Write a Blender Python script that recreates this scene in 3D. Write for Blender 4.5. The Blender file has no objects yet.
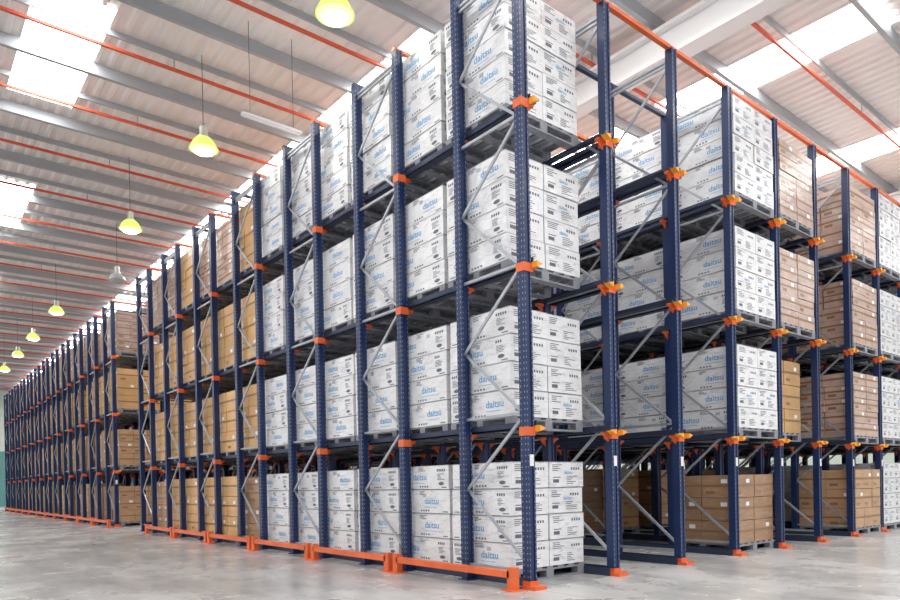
import bpy, math, random
import numpy as np
from mathutils import Matrix, Vector
random.seed(7)
# ---------- camera calibration fit ----------
def rot(yaw,pitch,roll):
    def rx(a): c,s=math.cos(a),math.sin(a); return np.array([[1,0,0],[0,c,-s],[0,s,c]])
    def rz(a): c,s=math.cos(a),math.sin(a); return np.array([[c,-s,0],[s,c,0],[0,0,1]])
    return rz(-yaw)@rx(math.pi/2+pitch)@rz(roll)
def proj(p,q):
    cx,cy,cz,yaw,pitch,roll,f,s=p[:8]
    v=rot(yaw,pitch,roll).T@(np.array(q)-np.array([cx,cy,cz]))
    return 450+f*v[0]/-v[2], 300+900*s-f*v[1]/-v[2]
W=1.4
obs=[]
xs=[525,610,677,733,777,817,848,878]
for i,y in enumerate([428,432,436,438,441,443,445,447]): obs.append((i,0,0,1,xs[i],y))
for i,(x,y) in enumerate([(525,265),(609,287),(677,304),(732,320),(777,331),(817,342),(848,350),(878,358)]): obs.append((i,0,0,2,x,y))
for i,(x,y) in enumerate([(522,103),(606,142),(674,176),(729,202),(773,224),(813,241),(846,258),(876,272)]): obs.append((i,0,0,3,x,y))
for i,(x,y) in enumerate([(526,590),(613,575),(680,565),(735,555),(780,547),(820,541),(850,536),(880,530)]): obs.append((i,0,0,0,x,y))
for k,x,l in [(1,403,(443,310,177)),(2,320,(452,341,228)),(3,260,(460,362,266))]:
    for j in range(3): obs.append((0,k,0,j+1,x,l[j]))
for k,x in [(0,462),(1,363),(2,290),(3,237)]: obs.append((0,k,1,2,x,None))
def resid(p):
    D,P,h1,H=p[8:]
    r=[]
    for i,k,d,l,x,y in obs:
        z=0 if l==0 else h1+(l-1)*H
        u,v=proj(p,(i*W,k*P+d*D,z))
        r.append(u-x)
        if y is not None: r.append(v-y)
    r.append(p[4]/math.radians(1)*3)
    return np.array(r)
p=np.array([-5.2,-5.04,1.05,math.radians(39.7),0,math.radians(-1),698,.211,.98,2.14,1.67,1.67])
lam=1e-2
for it in range(60):
    r=resid(p); J=np.zeros((len(r),len(p)))
    for j in range(len(p)):
        e=1e-5*max(1,abs(p[j])); q=p.copy(); q[j]+=e; J[:,j]=(resid(q)-r)/e
    A=J.T@J
    dp=np.linalg.solve(A+lam*np.diag(np.diag(A)),-J.T@r)
    if np.sum(resid(p+dp)**2)<np.sum(r**2): p=p+dp; lam*=.3
    else: lam*=5
CX,CY,CZ,YAW,PITCH,ROLL,F,SH,FD,P,H1,HH=[float(a) for a in p]
TOP=H1+2*HH+1.62
ROOF=CZ+7.95

# ---------- materials ----------
def mat(name,col,rough=.5,metal=0,coat=0,noise=0,nscale=5,bump=0,bscale=30,emis=None,estr=0,objrand=0,film=0):
    m=bpy.data.materials.new(name); m.use_nodes=True
    nt=m.node_tree; b=nt.nodes['Principled BSDF']
    b.inputs['Base Color'].default_value=(*col,1); b.inputs['Roughness'].default_value=rough
    b.inputs['Metallic'].default_value=metal; b.inputs['Coat Weight'].default_value=coat
    b.inputs['Coat Roughness'].default_value=.15
    tc=nt.nodes.new('ShaderNodeTexCoord')
    if noise or objrand:
        n=nt.nodes.new('ShaderNodeTexNoise'); n.inputs['Scale'].default_value=nscale; n.inputs['Detail'].default_value=5
        nt.links.new(tc.outputs['Object'],n.inputs['Vector'])
        mr=nt.nodes.new('ShaderNodeMapRange'); mr.inputs[1].default_value=.3; mr.inputs[2].default_value=.7
        mr.inputs[3].default_value=1-noise; mr.inputs[4].default_value=1+noise
        nt.links.new(n.outputs[0],mr.inputs[0])
        val=mr.outputs[0]
        if objrand:
            oi=nt.nodes.new('ShaderNodeObjectInfo'); m2=nt.nodes.new('ShaderNodeMapRange')
            m2.inputs[3].default_value=1-objrand; m2.inputs[4].default_value=1+objrand
            nt.links.new(oi.outputs['Random'],m2.inputs[0])
            mm=nt.nodes.new('ShaderNodeMath'); mm.operation='MULTIPLY'
            nt.links.new(val,mm.inputs[0]); nt.links.new(m2.outputs[0],mm.inputs[1]); val=mm.outputs[0]
        vm=nt.nodes.new('ShaderNodeVectorMath'); vm.operation='SCALE'; vm.inputs[0].default_value=col
        nt.links.new(val,vm.inputs['Scale']); last=vm.outputs[0]
        if film:
            # stretch-wrap creases: thin wandering streaks of film
            mp=nt.nodes.new('ShaderNodeMapping'); mp.inputs['Scale'].default_value=(2.2,2.2,11); mp.inputs['Rotation'].default_value=(.5,.4,0)
            n3=nt.nodes.new('ShaderNodeTexNoise'); n3.inputs['Scale'].default_value=2.2; n3.inputs['Detail'].default_value=4; n3.inputs['Distortion'].default_value=1.2
            nt.links.new(tc.outputs['Object'],mp.inputs[0]); nt.links.new(mp.outputs[0],n3.inputs['Vector'])
            m3=nt.nodes.new('ShaderNodeMapRange'); m3.inputs[1].default_value=.52; m3.inputs[2].default_value=.66; m3.inputs[4].default_value=film
            nt.links.new(n3.outputs[0],m3.inputs[0])
            mx=nt.nodes.new('ShaderNodeMix'); mx.data_type='RGBA'; mx.inputs[7].default_value=(.54,.56,.60,1)
            nt.links.new(m3.outputs[0],mx.inputs[0]); nt.links.new(last,mx.inputs[6]); last=mx.outputs[2]
        nt.links.new(last,b.inputs['Base Color'])
    if bump:
        n=nt.nodes.new('ShaderNodeTexNoise'); n.inputs['Scale'].default_value=bscale; n.inputs['Detail'].default_value=3
        nt.links.new(tc.outputs['Object'],n.inputs['Vector'])
        bp=nt.nodes.new('ShaderNodeBump'); bp.inputs['Strength'].default_value=bump; bp.inputs['Distance'].default_value=.02
        nt.links.new(n.outputs[0],bp.inputs['Height']); nt.links.new(bp.outputs[0],b.inputs['Normal'])
        if coat: nt.links.new(bp.outputs[0],b.inputs['Coat Normal'])
    if emis:
        b.inputs['Emission Color'].default_value=(*emis,1); b.inputs['Emission Strength'].default_value=estr
    return m
M_blue=mat('rack_blue_paint',(.006,.022,.090),.42,0,.12,.15,3)
M_hole=mat('slot_light',(.20,.26,.38),.6)
M_zinc=mat('galvanised_steel',(.42,.44,.48),.42,.5,0,.1,8)
M_orange=mat('orange_paint',(.76,.135,.03),.45,0,.15,.12,4)
M_yellow=mat('yellow_orange_paint',(.95,.38,.03),.4)
M_rail=mat('rail_steel_blue',(.028,.04,.08),.45,.2)
M_label=mat('label_white',(.85,.85,.85),.5)
M_white=mat('white_carton',(.80,.80,.81),.4,0,.5,.08,4,.6,11,objrand=.06,film=.6)
M_textb=mat('carton_print_blue',(.12,.37,.64),.45)
M_print=mat('carton_print_grey',(.12,.14,.18),.5)
M_tape=mat('clear_tape',(.48,.49,.51),.25)
M_brown=mat('brown_carton',(.42,.245,.13),.5,0,.3,.12,3,.4,10,objrand=.25,film=.18)
M_tan=mat('tan_carton',(.62,.37,.16),.5,0,.3,.12,3,.3,10,objrand=.18)
M_pink=mat('wrapped_brown_carton',(.48,.325,.26),.4,0,.5,.14,5,.5,10,objrand=.18,film=.35)
M_btape=mat('brown_tape',(.27,.15,.07),.3)
M_wood=mat('pallet_wood',(.25,.26,.29),.75,0,0,.2,9)
M_roof=mat('roof_sheet',(.83,.80,.785),.5,.0,0,.05,.6)
M_purl=mat('purlin_grey',(.42,.45,.48),.45,.3)
M_pipe=mat('sprinkler_pipe_red_orange',(.66,.10,.05),.4)
M_gird=mat('girder_white',(.80,.80,.80),.6)
M_sky=mat('skylight_panel',(.9,.95,1),.4,emis=(.985,.99,.97),estr=12)
M_lampglow=mat('lamp_glow',(.3,.4,.05),.3,emis=(.74,.93,.20),estr=.72)
M_lampring=mat('lamp_lens',(.3,.3,.1),.3,emis=(1,1,.42),estr=1.15)
M_lampcore=mat('lamp_core',(1,1,1),.3,emis=(1,1,.8),estr=20)
M_lampbody=mat('lamp_body',(.60,.62,.55),.4,.3)
M_glassoff=mat('lamp_glass_off',(.42,.45,.45),.2)
M_wire=mat('wire',(.15,.15,.15),.6)

# ---------- mesh builder ----------
class MB:
    def __init__(s): s.v=[];s.f=[];s.m=[];s.mats=[]
    def mi(s,m):
        if m not in s.mats: s.mats.append(m)
        return s.mats.index(m)
    def box(s,a,b,m):
        n=len(s.v);x0,y0,z0=a;x1,y1,z1=b
        s.v+=[(x0,y0,z0),(x1,y0,z0),(x1,y1,z0),(x0,y1,z0),(x0,y0,z1),(x1,y0,z1),(x1,y1,z1),(x0,y1,z1)]
        for f in [(0,3,2,1),(4,5,6,7),(0,1,5,4),(1,2,6,5),(2,3,7,6),(3,0,4,7)]:
            s.f.append(tuple(n+i for i in f)); s.m.append(s.mi(m))
    def beam(s,p0,p1,w,h,m,up=(0,0,1)):
        p0=Vector(p0);p1=Vector(p1);d=(p1-p0).normalized()
        side=d.cross(Vector(up)); 
        if side.length<1e-4: side=Vector((1,0,0))
        side.normalize(); u=side.cross(d)
        n=len(s.v)
        for p_ in (p0,p1):
            for a,b in ((-1,-1),(1,-1),(1,1),(-1,1)):
                s.v.append(tuple(p_+side*(a*w/2)+u*(b*h/2)))
        for f in [(0,3,2,1),(4,5,6,7),(0,1,5,4),(1,2,6,5),(2,3,7,6),(3,0,4,7)]:
            s.f.append(tuple(n+i for i in f)); s.m.append(s.mi(m))
    def quad(s,pts,m):
        n=len(s.v); s.v+=[tuple(q) for q in pts]; s.f.append(tuple(range(n,n+len(pts)))); s.m.append(s.mi(m))
    def prism(s,poly,axis_pts,m):
        n=len(s.v);k=len(poly);e=Vector(axis_pts)
        s.v+=[tuple(q) for q in poly]+[tuple(Vector(q)+e) for q in poly]
        s.f.append(tuple(range(n,n+k)));s.m.append(s.mi(m))
        s.f.append(tuple(range(n+2*k-1,n+k-1,-1)));s.m.append(s.mi(m))
        for i in range(k):
            j=(i+1)%k; s.f.append((n+i,n+k+i,n+k+j,n+j)); s.m.append(s.mi(m))
    def lathe(s,prof,m,seg=28,c=(0,0)):
        n=len(s.v)
        for r,z in prof:
            for i in range(seg):
                a=2*math.pi*i/seg; s.v.append((c[0]+r*math.cos(a),c[1]+r*math.sin(a),z))
        for j in range(len(prof)-1):
            for i in range(seg):
                k=(i+1)%seg
                s.f.append((n+j*seg+i,n+j*seg+k,n+(j+1)*seg+k,n+(j+1)*seg+i)); s.m.append(s.mi(m))
    def mesh(s,name,smooth=False):
        me=bpy.data.meshes.new(name); me.from_pydata(s.v,[],s.f)
        for m in s.mats: me.materials.append(m)
        me.polygons.foreach_set('material_index',s.m)
        if smooth: me.polygons.foreach_set('use_smooth',[True]*len(s.f))
        me.update(); return me
    def obj(s,name,loc=(0,0,0),parent=None,smooth=False):
        o=bpy.data.objects.new(name,s.mesh(name,smooth)); o.location=loc
        bpy.context.collection.objects.link(o)
        if parent: o.parent=parent
        return o
def empty(name,loc=(0,0,0)):
    e=bpy.data.objects.new(name,None); e.location=loc; e.empty_display_size=.2
    bpy.context.collection.objects.link(e); return e

# ---------- print text ----------
cu=bpy.data.curves.new('print','FONT'); cu.body='daitsu'; cu.size=1; cu.resolution_u=3; cu.offset=.016
to=bpy.data.objects.new('tmp',cu); bpy.context.collection.objects.link(to)
dg=bpy.context.evaluated_depsgraph_get(); tm=bpy.data.meshes.new_from_object(to.evaluated_get(dg))
TV=[(v.co.x,v.co.y) for v in tm.vertices]; TF=[tuple(q.vertices) for q in tm.polygons]
tw=max(a for a,b in TV); TV=[(a/tw,b/tw) for a,b in TV]
bpy.data.objects.remove(to); bpy.data.meshes.remove(tm)
def put_text(mb,O,U,V,u,v,w):
    n=len(mb.v); O=Vector(O)
    for a,b in TV: mb.v.append(tuple(O+U*(u+a*w)+V*(v+b*w*.9)))
    for f in TF: mb.f.append(tuple(n+i for i in f)); mb.m.append(mb.mi(M_textb))
def put_rect(mb,O,U,V,u,v,w,h,m):
    O=Vector(O); mb.quad([O+U*u+V*v,O+U*(u+w)+V*v,O+U*(u+w)+V*(v+h),O+U*u+V*(v+h)],m)

def pallet(mb,wx,wy):
    x0,y0=-wx/2,-wy/2
    for i in range(7):
        a=x0+i*(wx-.1)/6
        mb.box((a,y0,.12),(a+.1,y0+wy,.14),M_wood)
    for j in range(3):
        b=y0+j*(wy-.1)/2
        mb.box((x0,b,.098),(x0+wx,b+.1,.12),M_wood)
        mb.box((x0,b,0),(x0+wx,b+.1,.02),M_wood)
        for i in range(3):
            a=x0+i*(wx-.12)/2
            mb.box((a,b,.02),(a+.12,b+.1,.098),M_wood)
Z=Vector((0,0,1))
def load_mesh(kind,seed,rows,rh,nx,ny,base):
    rnd=random.Random(seed); mb=MB(); wx,wy=1.2,1.03; pallet(mb,wx,wy)
    for r in range(rows):
        z0=.142+r*rh; z1=z0+rh-.008
        for i in range(nx):
            for j in range(ny):
                cx=-wx/2+wx/nx*i; cy=-wy/2+wy/ny*j
                jx,jy=rnd.uniform(-.010,.010),rnd.uniform(-.008,.008)
                a=(cx+.005+jx,cy+.005+jy,z0); b=(cx+wx/nx-.005+jx,cy+wy/ny-.005+jy,z1)
                mb.box(a,b,base)
                faces=[]
                if i==0: faces.append(((a[0]-.0015,b[1],z0),Vector((0,-1,0)),b[1]-a[1],'s'))
                if i==nx-1: faces.append(((b[0]+.0015,a[1],z0),Vector((0,1,0)),b[1]-a[1],'s'))
                if j==0: faces.append(((a[0],a[1]-.0015,z0),Vector((1,0,0)),b[0]-a[0],'e'))
                if j==ny-1: faces.append(((b[0],b[1]+.0015,z0),Vector((-1,0,0)),b[0]-a[0],'e'))
                for O,U,w,t in faces:
                    if kind=='white':
                        put_rect(mb,O,U,Z,0,rh*.945,w,rh*.025,M_tape)
                        if t=='s':
                            tx=rnd.choice([.10,.50,.28,.60])*w
                            put_text(mb,O,U,Z,tx,rh*.38,.29)
                            put_rect(mb,O,U,Z,tx,rh*.24,.25,.006,M_textb)
                            bx=.06 if tx>.4*w else w-.20
                            O2=Vector(O)
                            mb.quad([O2+U*(bx+.055+.055*math.cos(q*math.pi/5))+Z*(rh*.22+.022*math.sin(q*math.pi/5)) for q in range(10)],M_print)
                            for k in range(rnd.choice([3,4,5])): put_rect(mb,O,U,Z,bx-.03+k*.036,rh*.72,.024,.03,M_print)
                            for k in range(3): put_rect(mb,O,U,Z,w*.40,rh*(.88-.06*k),rnd.uniform(.06,.16),.008,M_print)
                            for k in range(5): put_rect(mb,O,U,Z,bx-.02,rh*(.60-.055*k),rnd.uniform(.05,.14),.007,M_print)
                            for k in range(4): put_rect(mb,O,U,Z,w*.42+k*.05,rh*.07,.03,.02,M_print)
                            put_rect(mb,O,U,Z,.03,rh*.05,.10,.012,M_print); put_rect(mb,O,U,Z,w-.14,rh*.05,.10,.012,M_print)
                            if rnd.random()<.5: put_rect(mb,O,U,Z,rnd.uniform(.3,.7)*w,rh*.66,.07,.045,M_tape)
                        else:
                            for k in range(4): put_rect(mb,O,U,Z,.05,rh*(.84-.07*k),rnd.uniform(.08,.2),.009,M_print)
                            for k in range(4): put_rect(mb,O,U,Z,w-.22+k*.042,rh*.66,.026,.03,M_print)
                            put_rect(mb,O,U,Z,.06,rh*.17,.10,.04,M_print)
                            put_rect(mb,O,U,Z,.06,rh*.36,.13,.010,M_print)
                            for k in range(5): put_rect(mb,O,U,Z,w*.5,rh*(.12+.07*k),rnd.uniform(.06,.2),.008,M_print)
                            if rnd.random()<.4: put_text(mb,O,U,Z,w*.42,rh*.5,.15)
                    else:
                        put_rect(mb,O,U,Z,0,rh*.47,w,.035,M_btape)
                        if rnd.random()<.5: put_rect(mb,O,U,Z,w*.6,rh*.62,.10,.06,M_label)
                        if rnd.random()<.6: put_rect(mb,O,U,Z,w*.12,rh*.15,.14,.05,M_btape)
    return mb.mesh(kind+'_load')
WH=[load_mesh('white',i,4,.302,2,1,M_white) for i in range(6)]
WHT=[load_mesh('white',20+i,5,.277,2,1,M_white) for i in range(3)]
BR=[load_mesh('brown',30+i,4,.29,2,2,M_brown) for i in range(2)]+[load_mesh('brown',33,3,.36,3,2,M_brown)]
BRS=[load_mesh('brown',36,3,.34,2,2,M_brown)]
TN=[load_mesh('tan',40+i,3,.40,2,2,M_tan) for i in range(2)]
PK=[load_mesh('wrapped',50+i,5,.235,2,2,M_pink) for i in range(2)]+[load_mesh('wrapped',55,6,.20,3,2,M_pink)]
def setload(par,meshes,x,y,z):
    o=bpy.data.objects.new('pallet_load',random.choice(meshes)); o.location=(x+random.uniform(-.015,.015),y,z)
    if random.random()<.5: o.rotation_euler=(0,0,math.pi)
    o.rotation_euler.z+=random.uniform(-.008,.008)
    bpy.context.collection.objects.link(o); o.parent=par

LV=[H1,H1+HH,H1+2*HH]
# ---------- rack ----------
def rack(name,y0,nfr,nl):
    mb=MB(); L=(nfr-1)*P+FD
    for i in range(nl+1):
        x=i*W
        for k in range(nfr):
            for d in (0,1):
                y=y0+k*P+d*FD
                top=TOP
                mb.box((x-.045,y-.04,.01),(x+.045,y+.04,top),M_blue)
                mb.box((x-.055,y-.05,.01),(x-.03,y+.05,top),M_blue)
                mb.box((x+.03,y-.05,.01),(x+.055,y+.05,top),M_blue)
                mb.box((x-.08,y-.08,0),(x+.08,y+.08,.012),M_blue)
                if y0==0 and ((i==0 and k<4) or (k==0 and d==0)):
                    z=.12
                    while z<top-.05:
                        if i==0:
                            for yy in (-.028,.028):
                                mb.quad([(x-.0565,y+yy+.006,z),(x-.0565,y+yy-.006,z),(x-.0565,y+yy-.006,z+.02),(x-.0565,y+yy+.006,z+.02)],M_hole)
                        for xx in (-.0425,.0425):
                            mb.quad([(x+xx-.005,y-.0515,z),(x+xx+.005,y-.0515,z),(x+xx+.005,y-.0515,z+.02),(x+xx-.005,y-.0515,z+.02)],M_hole)
                        z+=.06
                for z in LV:
                    sides=[s_ for s_ in (-1,1) if not (i==0 and s_<0) and not (i==nl and s_>0)]
                    if d==0 and (i==0 or k==0):
                        mb.box((x-.062,y-.057,z-.07),(x+.062,y+.057,z+.02),M_orange)
                    for s_ in sides:
                        xa,xb=sorted((x+s_*.055,x+s_*.16))
                        mb.box((xa,y-.03,z-.02),(xb,y+.03,z+.01),M_orange)
                        mb.prism([(x+s_*.055,y-.012,z-.10),(x+s_*.15,y-.012,z-.02),(x+s_*.055,y-.012,z-.02)],(0,.024,0),M_orange)
            ya,yb=y0+k*P+.03,y0+k*P+FD-.03
            z=.25;s_=0
            mb.beam((x,ya,.18),(x,yb,.18),.03,.032,M_zinc)
            while z<TOP-.9:
                a,b=(ya,yb) if s_==0 else (yb,ya)
                mb.beam((x+(-.012 if s_ else .012),a,z),(x+(-.012 if s_ else .012),b,z+.78),.022,.031,M_zinc)
                z+=.78;s_=1-s_
                if s_==0: mb.beam((x,ya,z+.03),(x,yb,z+.03),.025,.03,M_zinc)
            mb.beam((x,ya,TOP-.12),(x,yb,TOP-.12),.03,.032,M_zinc)
        for s_ in (-1,1):
            if (i==0 and s_<0) or (i==nl and s_>0): continue
            for z in LV:
                xa,xb=sorted((x+s_*.075,x+s_*.085)); mb.box((xa,y0-.06,z+.01),(xb,y0+L+.05,z+.09),M_rail)
                xa,xb=sorted((x+s_*.075,x+s_*.17)); mb.box((xa,y0-.06,z+.012),(xb,y0+L+.05,z+.03),M_rail)
                mb.prism([(x+s_*.06,y0-.13,z-.03),(x+s_*.15,y0-.13,z+.01),(x+s_*.06,y0-.13,z+.035)],(0,.08,0),M_yellow)
            xa,xb=sorted((x+s_*.085,x+s_*.10)); mb.box((xa,y0-.02,.0),(xb,y0+L,.09),M_rail)
        mb.box((x-.09,y0-.15,.0),(x+.09,y0+.03,.04),M_orange)
        mb.box((x-.062,y0-.062,.04),(x+.062,y0+.05,.085),M_orange)
        mb.quad([(x-.03,y0-.058,1.28),(x+.03,y0-.058,1.28),(x+.03,y0-.058,1.40),(x-.03,y0-.058,1.40)],M_label)
    for k in range(nfr):
        for d in (0,1):
            y=y0+k*P+d*FD
            mb.box((-.06,y-.03,TOP-.01),(nl*W+.06,y+.03,TOP+.035),M_orange if d==0 else M_rail)
    return mb.obj(name)
rack('drive_in_pallet_rack',0,7,11)
Y2=(1.81)*7.2/.769
rack('drive_in_pallet_rack',Y2,12,6)

w=empty('white_carton_pallet_loads'); b=empty('brown_carton_pallet_loads')
PP=P/2
FL=[0.0]+[z+.032 for z in LV]
def slot_y(j): return .84+j*PP
for j in range(12):
    for l in range(4):
        y=slot_y(j); x=W/2; z=FL[l]
        if l==0 and j==0: y=slot_y(0)+.04
        if j<6: setload(w,WHT if l==3 else WH,x,y,z)
        elif l==3: setload(b,PK if j%3 else TN,x,y,z)
        else: setload(b,TN if random.random()<.8 else BR,x,y,z)
for lane in range(1,11):
    for j in range(11):
        for l in range(4):
            x=(lane+.5)*W; y=slot_y(j)-.37; z=FL[l]
            if lane in(1,2):
                if j>=6: setload(b,BR,x,y,z)
                continue
            if j>7: continue
            if lane==3:
                if l==0:
                    if j in(0,) or j>=3: setload(b,BRS if j==0 else BR,x,y+.1,z)
                else: setload(w,WHT if l==3 else WH,x,y,z)
            elif lane==4:
                if l==0 and j<3: continue
                setload(b,PK if l>=2 else TN,x,y+(.0 if l>1 else .25),z)
            elif lane==5:
                if j>=3: setload(b,BR,x,y,z)
            elif lane==6:
                if l==0 and j in(1,2): continue
                setload(b,PK if l>=1 else BR,x,y,z)
            elif lane in(7,8): setload(w,WHT if l==3 else WH,x,y,z)
            else:
                if j<4: setload(b,BR,x,y,z)
b2=empty('brown_carton_pallet_loads')
for lane in range(0,6):
    for j in range(22):
        for l in range(4):
            if lane>0 and j>3: continue
            if random.random()<.06: continue
            setload(b2,PK if l==3 else random.choice([BR,TN,BR]),(lane+.5)*W,Y2+slot_y(j)-.35,FL[l])

# ---------- guard rails ----------
def guard(y0,y1):
    mb=MB()
    for y in (y0+.06,y1-.06):
        mb.box((-.04,y-.05,.0),(.04,y+.05,.24),M_orange)
        mb.box((-.09,y-.09,0),(.09,y+.09,.012),M_orange)
    mb.box((-.04,y0+.08,.13),(.04,y1-.08,.20),M_orange)
    mb.obj('low_guard_rail',(-.21,0,0))
for k in range(6): guard(k*P+(-.02 if k==0 else .06),(k+1)*P-.02)
for k in range(11): guard(Y2+k*P,Y2+(k+1)*P-.04)

# ---------- shell ----------
def floor_mat():
    m=bpy.data.materials.new('concrete_floor'); m.use_nodes=True; nt=m.node_tree; b_=nt.nodes['Principled BSDF']
    tc=nt.nodes.new('ShaderNodeTexCoord')
    def noise(sc,d,stretch=(1,1,1)):
        mp=nt.nodes.new('ShaderNodeMapping'); mp.inputs['Scale'].default_value=stretch
        n=nt.nodes.new('ShaderNodeTexNoise'); n.inputs['Scale'].default_value=sc; n.inputs['Detail'].default_value=d; n.inputs['Roughness'].default_value=.62
        nt.links.new(tc.outputs['Object'],mp.inputs[0]); nt.links.new(mp.outputs[0],n.inputs['Vector']); return n.outputs[0]
    n1=noise(.7,8); n2=noise(3,7,(1,.35,1))
    ad=nt.nodes.new('ShaderNodeMath'); ad.operation='ADD'; nt.links.new(n1,ad.inputs[0]); nt.links.new(n2,ad.inputs[1])
    cr=nt.nodes.new('ShaderNodeValToRGB'); cr.color_ramp.elements[0].position=.38; cr.color_ramp.elements[1].position=.62
    cr.color_ramp.elements[0].color=(.33,.325,.325,1); cr.color_ramp.elements[1].color=(.57,.56,.55,1)
    hf=nt.nodes.new('ShaderNodeMath'); hf.operation='MULTIPLY'; hf.inputs[1].default_value=.5
    nt.links.new(ad.outputs[0],hf.inputs[0]); nt.links.new(hf.outputs[0],cr.inputs[0])
    br=nt.nodes.new('ShaderNodeTexBrick'); br.offset=0; br.inputs['Scale'].default_value=1
    br.inputs['Brick Width'].default_value=5; br.inputs['Row Height'].default_value=5; br.inputs['Mortar Size'].default_value=.012
    br.inputs['Color1'].default_value=(1,1,1,1);br.inputs['Color2'].default_value=(1,1,1,1);br.inputs['Mortar'].default_value=(.6,.6,.6,1)
    nt.links.new(tc.outputs['Object'],br.inputs['Vector'])
    mx=nt.nodes.new('ShaderNodeMix'); mx.data_type='RGBA'; mx.blend_type='MULTIPLY'; mx.inputs[0].default_value=1
    nt.links.new(cr.outputs[0],mx.inputs[6]); nt.links.new(br.outputs[0],mx.inputs[7]); nt.links.new(mx.outputs[2],b_.inputs['Base Color'])
    mr=nt.nodes.new('ShaderNodeMapRange'); mr.inputs[1].default_value=.3; mr.inputs[2].default_value=.7; mr.inputs[3].default_value=.18; mr.inputs[4].default_value=.34
    nt.links.new(n1,mr.inputs[0]); nt.links.new(mr.outputs[0],b_.inputs['Roughness'])
    b_.inputs['Specular IOR Level'].default_value=.65
    return m
XL,XR,YN,YF=-14,30,-12,57
fl=MB(); fl.box((XL-14,YN-14,-.2),(XR,YF,0),floor_mat()); fl.obj('floor')
X0=-5.2
strips=[]
for n in range(-2,6):
    a=1.95+n*5.4+X0; strips.append((a,a+1.15,n))
ce=MB()
def panels(n):
    if n==0: return [(YN,-5),(-1,3),(7.2,10.9),(15.6,19.3),(24,27.8),(32.5,36.2),(41,44.7),(49.5,53.2)]
    if n<0: return [(YN+2+i*8.5,YN+6+i*8.5) for i in range(8)]
    return [(YN+1+i*5.1,YN+5.2+i*5.1) for i in range(14) if YN+5.2+i*5.1<YF]
def add_sheet(xa,xb,ya,yb):
    n=max(1,round((xb-xa)/.25)); st=(xb-xa)/n
    for i in range(n):
        a=xa+i*st
        pts=[(a,ROOF),(a+st*.25,ROOF),(a+st*.4,ROOF+.045),(a+st*.85,ROOF+.045),(a+st,ROOF)]
        for q in range(4):
            ce.quad([(pts[q][0],ya,pts[q][1]),(pts[q][0],yb,pts[q][1]),(pts[q+1][0],yb,pts[q+1][1]),(pts[q+1][0],ya,pts[q+1][1])],M_roof)
cur=XL; wi=1
for a,b_,n in strips:
    if b_<XL or a>XR: continue
    if a>cur: add_sheet(cur,max(a,XL),YN,YF)
    yc=YN
    sk=MB()
    for ya,yb in panels(n):
        if ya>yc: add_sheet(max(a,XL),b_,yc,ya)
        sk.quad([(a,ya,ROOF+.02),(a,yb,ROOF+.02),(b_,yb,ROOF+.02),(b_,ya,ROOF+.02)],M_sky); yc=yb
    if yc<YF: add_sheet(max(a,XL),b_,yc,YF)
    sk.obj('window_%d'%wi); wi+=1
    cur=b_
if cur<XR: add_sheet(cur,XR,YN,YF)
ce.obj('ceiling')
pu=MB(); y=5.65-5.04+1.15-2.4*6
while y<YF:
    pu.box((XL,y-.025,ROOF-.20),(XR,y+.025,ROOF-.005),M_purl); pu.box((XL,y-.025,ROOF-.215),(XR,y+.06,ROOF-.20),M_purl)
    yy=y+1.2
    pu.box((XL,yy-.02,ROOF-.11),(XR,yy+.02,ROOF-.005),M_purl)
    y+=2.4
pu.obj('roof_purlins')
pi=MB(); y=5.65-5.04-2.4*5
while y<YF:
    pi.beam((XL,y,ROOF-.28),(XR,y,ROOF-.28),.05,.05,M_pipe)
    xx=XL+1
    while xx<XR:
        pi.box((xx-.01,y-.01,ROOF-.27),(xx+.01,y+.01,ROOF),M_purl); xx+=3
    y+=2.4
pi.obj('sprinkler_pipes')
for gx in (5.2,16.2):
    g=MB(); g.box((-.18,YN,-.06),(.18,YF,0),M_gird); g.box((-.05,YN,-.5),(.05,YF,-.06),M_gird); g.box((-.18,YN,-.56),(.18,YF,-.5),M_gird)
    g.obj('roof_girder',(gx,0,ROOF-.32))
M_teal=mat('wall_teal',(.10,.24,.24),.5); M_wall=mat('wall_pale',(.50,.56,.50),.6)
wb=MB(); wb.box((XL,YF,0),(XR,YF+.2,4.2),M_teal); wb.box((XL,YF,4.2),(XR,YF+.2,ROOF+.1),M_wall); wb.obj('wall_back')
wr=MB(); wr.box((XR,YN,0),(XR+.2,YF,ROOF+.1),M_wall); wr.obj('wall_right')

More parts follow.
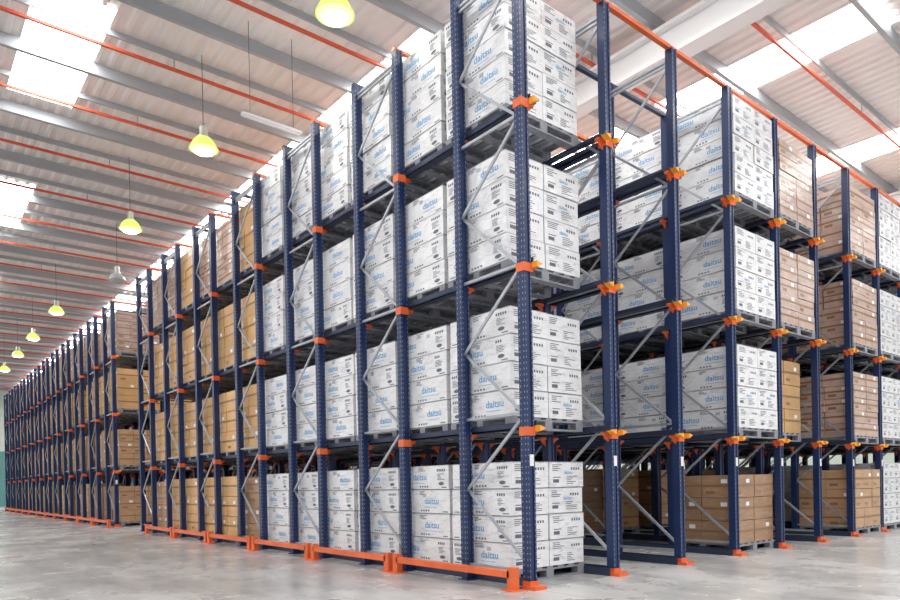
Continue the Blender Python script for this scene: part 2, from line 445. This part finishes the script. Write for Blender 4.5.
# ---------- lamps ----------
def lamp(x,y,z,on=True):
    mb=MB()
    g=M_lampglow if on else M_glassoff
    mb.lathe([(0,.28),(.06,.28),(.07,.26),(.07,.13),(.09,.11),(.09,.08)],M_lampbody)
    mb.lathe([(.09,.08),(.13,.06),(.18,.01),(.22,-.06),(.243,-.13)],g)
    mb.lathe([(.243,-.13),(.258,-.13),(.258,-.145),(.24,-.145)],g)
    mb.lathe([(.24,-.14),(.21,-.17),(.17,-.188)],M_lampring if on else M_glassoff)
    mb.lathe([(.17,-.188),(.12,-.20),(0,-.21)],M_lampcore if on else M_glassoff)
    mb.box((-.006,-.006,.28),(.006,.006,ROOF-z-.01),M_wire)
    mb.lathe([(.0,.34),(.02,.34),(.02,.28)],M_wire,10)
    mb.obj('pendant_high_bay_lamp',(x,y,z),smooth=True)
for k,(x,y) in enumerate([(-.35,-6.3),(-.35,-1.6),(-.50,2.88),(-.60,7.5),(-.62,12.4),(.15,16.9),(-.6,22.05),(-.6,27.2),(-.6,31.6),(-.6,36.4),(-.6,41.2),(-.6,46)]):
    lamp(x,y,CZ+6.35,on=(k!=5))
fx=MB(); fx.box((-.55,-.05,0),(.55,.05,.04),M_gird); fx.box((-.52,-.025,-.025),(.52,.025,0),M_label)
for a in(-.4,.4): fx.box((a-.004,-.004,.04),(a+.004,.004,ROOF-(CZ+6.3)-.01),M_wire)
fx.obj('suspended_strip_light',(.1,6.1,CZ+6.3))

# ---------- world ----------
wd=bpy.data.worlds.new('world'); bpy.context.scene.world=wd; wd.use_nodes=True
bg=wd.node_tree.nodes['Background']; bg.inputs[0].default_value=(.97,.975,1,1); bg.inputs[1].default_value=.85
# ---------- camera ----------
cam=bpy.data.cameras.new('camera'); co=bpy.data.objects.new('camera',cam); bpy.context.collection.objects.link(co)
R=rot(YAW,PITCH,ROLL); mw=Matrix([[*R[i],[CX,CY,CZ][i]] for i in range(3)]+[[0,0,0,1]])
co.matrix_world=mw; cam.sensor_width=36; cam.sensor_fit='HORIZONTAL'; cam.lens=F*36/900; cam.shift_y=SH
cam.clip_end=300
bpy.context.scene.camera=co
sc=bpy.context.scene; sc.view_settings.view_transform='Standard'; sc.view_settings.look='None'; sc.view_settings.exposure=.2
